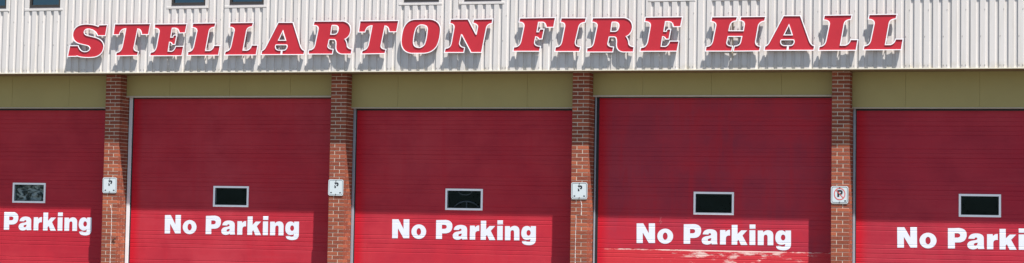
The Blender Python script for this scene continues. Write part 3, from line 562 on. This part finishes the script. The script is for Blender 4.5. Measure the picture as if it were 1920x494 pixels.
# ------------------------------------------------------------------ the big sign letters
WHICH = ['the only S, first letter of the sign', 'the T between S and E', 'the E before two Ls in the left word',
 'the L directly after the first E', 'the L before the A, left word', 'the A between L and R',
 'the R between A and T', 'the T between R and O', 'the only round O', 'the only N, last of the left word',
 'the only F, first of the middle word', 'the only I, between F and R', 'the R between I and E', 'the E ending the middle word',
 'the only H, first of the right word', 'the A after the H', 'the L after the A of the right word', 'the rightmost letter, an L']
FRONT = -OVER-.084
RIMW = .0165
for (ch, lx, lz), wh in zip(SIGN, WHICH):
    cs = orient(GLYPHS[ch]); of = [offset(c, RIMW) for c in cs]
    t = empty('wall_letter', (lx, -OVER, lz), 'red slab serif letter with white edge, ' + wh, 'sign letter', 'red letters standing off the cream siding')
    bm = bmesh.new()
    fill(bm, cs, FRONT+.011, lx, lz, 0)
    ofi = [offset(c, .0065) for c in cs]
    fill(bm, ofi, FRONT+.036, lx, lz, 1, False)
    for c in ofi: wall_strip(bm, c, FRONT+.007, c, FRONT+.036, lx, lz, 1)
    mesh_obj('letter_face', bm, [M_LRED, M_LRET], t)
    bm = bmesh.new()
    for c, o_ in zip(cs, of):
        mid = offset(c, .0005)
        wall_strip(bm, mid, FRONT, o_, FRONT, lx, lz)
        wall_strip(bm, mid, FRONT+.0105, mid, FRONT, lx, lz)
        wall_strip(bm, o_, FRONT, o_, FRONT+.008, lx, lz)
    if ch == 'A':
        fill(bm, [A_SLIT], FRONT+.001, lx, lz)
        wall_strip(bm, A_SLIT, FRONT+.001, A_SLIT, FRONT+.011, lx, lz)
    bmesh.ops.recalc_face_normals(bm, faces=bm.faces[:])
    mesh_obj('trim_edge', bm, M_LWHT, t)
    # stand-off pegs between the letter and the siding
    tris = tessellate_polygon([[Vector((a, 0, b)) for a, b in c] for c in cs]); flat = [q for c in cs for q in c]
    def ar(tt):
        a, b, c = (Vector(flat[i]) for i in tt); return abs((b-a).cross(c-a))
    used = []
    for tt in sorted(tris, key=ar, reverse=True):
        cx = sum(flat[i][0] for i in tt)/3; cz = sum(flat[i][1] for i in tt)/3
        if all((cx-u)**2+(cz-v)**2 > .03 for u, v in used): used.append((cx, cz))
        if len(used) == 4: break
    for u, v in used:
        bm = bmesh.new(); tube(bm, [(lx+u, FRONT+.034, lz+v), (lx+u, -OVER+.028, lz+v)], .008)
        mesh_obj('standoff', bm, M_BRKT, t)
    if ch == 'H':
        bm = bmesh.new(); cx = lx+.475
        box(bm, cx-.012, cx+.012, -OVER-.035, -OVER-.028, 4.74, 5.50)
        box(bm, cx-.05, cx+.05, -OVER-.0275, -OVER-.02, 4.835, 4.85)
        mesh_obj('mounting_bar', bm, M_BRKT, t)

# ------------------------------------------------------------------ parking signs on the piers
def rrect(w, h, r, n=6):
    out = []
    for cx, cz, a0 in ((w/2-r, h/2-r, 0), (-w/2+r, h/2-r, 90), (-w/2+r, -h/2+r, 180), (w/2-r, -h/2+r, 270)):
        for i in range(n+1):
            a = math.radians(a0+90*i/n); out.append((cx+r*math.cos(a), cz+r*math.sin(a)))
    return out
SPOS = [(0, .152, 2.364), (1, .146, 2.372), (2, .162, 2.367), (3, .152, 2.349)]
SLAB = ['faded white parking sign on the leftmost brick pier, by the narrowest door gap',
        'faded white parking sign on the second brick pier from the left',
        'faded white parking sign on the third brick pier from the left',
        'white no parking sign with complete red ring and slash on the rightmost pier']
SLAB[0] = 'faded white parking sign on the leftmost brick pier'
PG = orient(WORDING[2]); PGC = (.8779+.155, .178)
for k, ox, oz in SPOS:
    x = k*BAY+ox; z = oz; y = -.012; half = .1525
    t = empty('parking_sign', (x, 0, z-half), SLAB[k], 'sign', 'parking signs on the brick piers')
    tilt = [-.004, .012, -.006, .004][k]
    def rot(o):
        o.data.transform(Matrix.Translation((x, 0, z)) @ Matrix.Rotation(tilt, 4, 'Y') @ Matrix.Translation((-x, 0, -z))); return o
    bm = bmesh.new(); c = orient([rrect(.305, .305, .034)])[0]
    fill(bm, [c], y, x, z); fill(bm, [c], y+.0025, x, z, front=False); wall_strip(bm, c, y, c, y+.0025, x, z)
    rot(mesh_obj('sign_plate', bm, M_SIGN, t))
    bm = bmesh.new()
    a = rrect(.278, .278, .028); b = rrect(.262, .262, .021)
    fill(bm, orient([a, b]), y-.0006, x, z)
    rot(mesh_obj('border_line', bm, M_SGRY if k < 2 else M_SBLK, t))
    # the letter P; the slash across it has faded away on three of them
    s = .30 if k < 3 else .345
    px, pz = (x+.012, z+.042) if k < 3 else (x+.004, z+.022)
    cs = [[((a_-PGC[0])*s*.86, (b_-PGC[1])*s) for a_, b_ in c_] for c_ in PG]
    bm = bmesh.new(); fill(bm, cs, y-.001, px, pz)
    if k < 3:
        nv = Vector((1, 0, 1)).normalized(); c0 = Vector((px-.012, 0, pz-.006))
        for sgn in (-1, 1):
            bmesh.ops.bisect_plane(bm, geom=bm.verts[:]+bm.edges[:]+bm.faces[:], plane_co=c0+nv*.010*sgn, plane_no=nv)
        dele = [f for f in bm.faces if abs((f.calc_center_median()-c0).dot(nv)) < .010 ]
        bmesh.ops.delete(bm, geom=dele, context='FACES')
    rot(mesh_obj('letter_mark', bm, M_SBLK, t))
    bm = bmesh.new()
    spots = [(-.093, -.098, -1), (.093, -.098, 1)] if k < 3 else [(.10, -.106, 1)]
    for u, v, dr in spots:
        pts = [(u+.020*dr, v), (u-.002*dr, v+.018), (u-.002*dr, v+.010), (u-.018*dr, v+.010), (u-.018*dr, v-.010), (u-.002*dr, v-.010), (u-.002*dr, v-.018)]
        fill(bm, orient([pts]), y-.001, x, z)
    rot(mesh_obj('arrow_mark', bm, M_SBLK, t))
    if k == 3:
        bm = bmesh.new(); n = 48
        o1 = [(.102*math.cos(2*math.pi*i/n), .108*math.sin(2*math.pi*i/n)) for i in range(n)]
        i1 = [(.086*math.cos(2*math.pi*i/n), .092*math.sin(2*math.pi*i/n)) for i in range(n)]
        fill(bm, orient([o1, i1]), y-.0016, x, z+.014)
        sl = [(-.068, .062), (-.058, .072), (.068, -.062), (.058, -.072)]
        fill(bm, orient([sl]), y-.0022, x, z+.014)
        rot(mesh_obj('ring_and_slash', bm, M_SRED, t))
    for dz in (.128, -.128):
        bm = bmesh.new(); tube(bm, [(x+.001, y-.006, z+dz), (x+.001, .01, z+dz)], .0095, 10)
        rot(mesh_obj('bolt', bm, M_RUST, t))

# ------------------------------------------------------------------ camera
cam = bpy.data.cameras.new('Camera'); co = bpy.data.objects.new('Camera', cam); C.objects.link(co); sc.camera = co
yaw, pitch, roll = -0.3103617, 0.0715066, 0.0175499
fw = Vector((math.sin(yaw)*math.cos(pitch), math.cos(yaw)*math.cos(pitch), math.sin(pitch)))
r = Vector((math.cos(yaw), -math.sin(yaw), 0)); u = r.cross(fw)
r2 = r*math.cos(roll)+u*math.sin(roll); u2 = -r*math.sin(roll)+u*math.cos(roll)
R3 = Matrix((r2, u2, -fw)).transposed()
co.matrix_world = Matrix.Translation((20.83917, -38.86587, 1.64998)) @ R3.to_4x4()
cam.sensor_fit = 'HORIZONTAL'; cam.sensor_width = 36; cam.lens = 4144.53*36/1920
cam.shift_y = -(247-132.667)/1920; cam.clip_end = 3000; cam.clip_start = .1

# ------------------------------------------------------------------ light
SUN = Vector((1.205, -1.0, 3.38)).normalized()
elev = math.asin(SUN.z); az = math.atan2(SUN.x, SUN.y)
w = bpy.data.worlds.new('World'); sc.world = w; w.use_nodes = True
nt = w.node_tree; bg = nt.nodes['Background']
sky = nt.nodes.new('ShaderNodeTexSky'); sky.sky_type = 'NISHITA'; sky.sun_disc = False
sky.sun_elevation = elev; sky.sun_rotation = az; sky.air_density = 1.0; sky.dust_density = .6
nt.links.new(sky.outputs[0], bg.inputs['Color']); bg.inputs['Strength'].default_value = .070
ld = bpy.data.lights.new('Sun', 'SUN'); ld.energy = 5.0; ld.angle = math.radians(.55); ld.color = (1, .955, .90)
lo = bpy.data.objects.new('Sun', ld); C.objects.link(lo); lo.rotation_euler = SUN.to_track_quat('Z', 'Y').to_euler()
vs = sc.view_settings; sc.display_settings.display_device = 'sRGB'
vs.view_transform = 'Standard'; vs.look = 'None'; vs.exposure = 1.0; vs.gamma = 1; vs.use_curve_mapping = False
sc.render.engine = 'CYCLES'
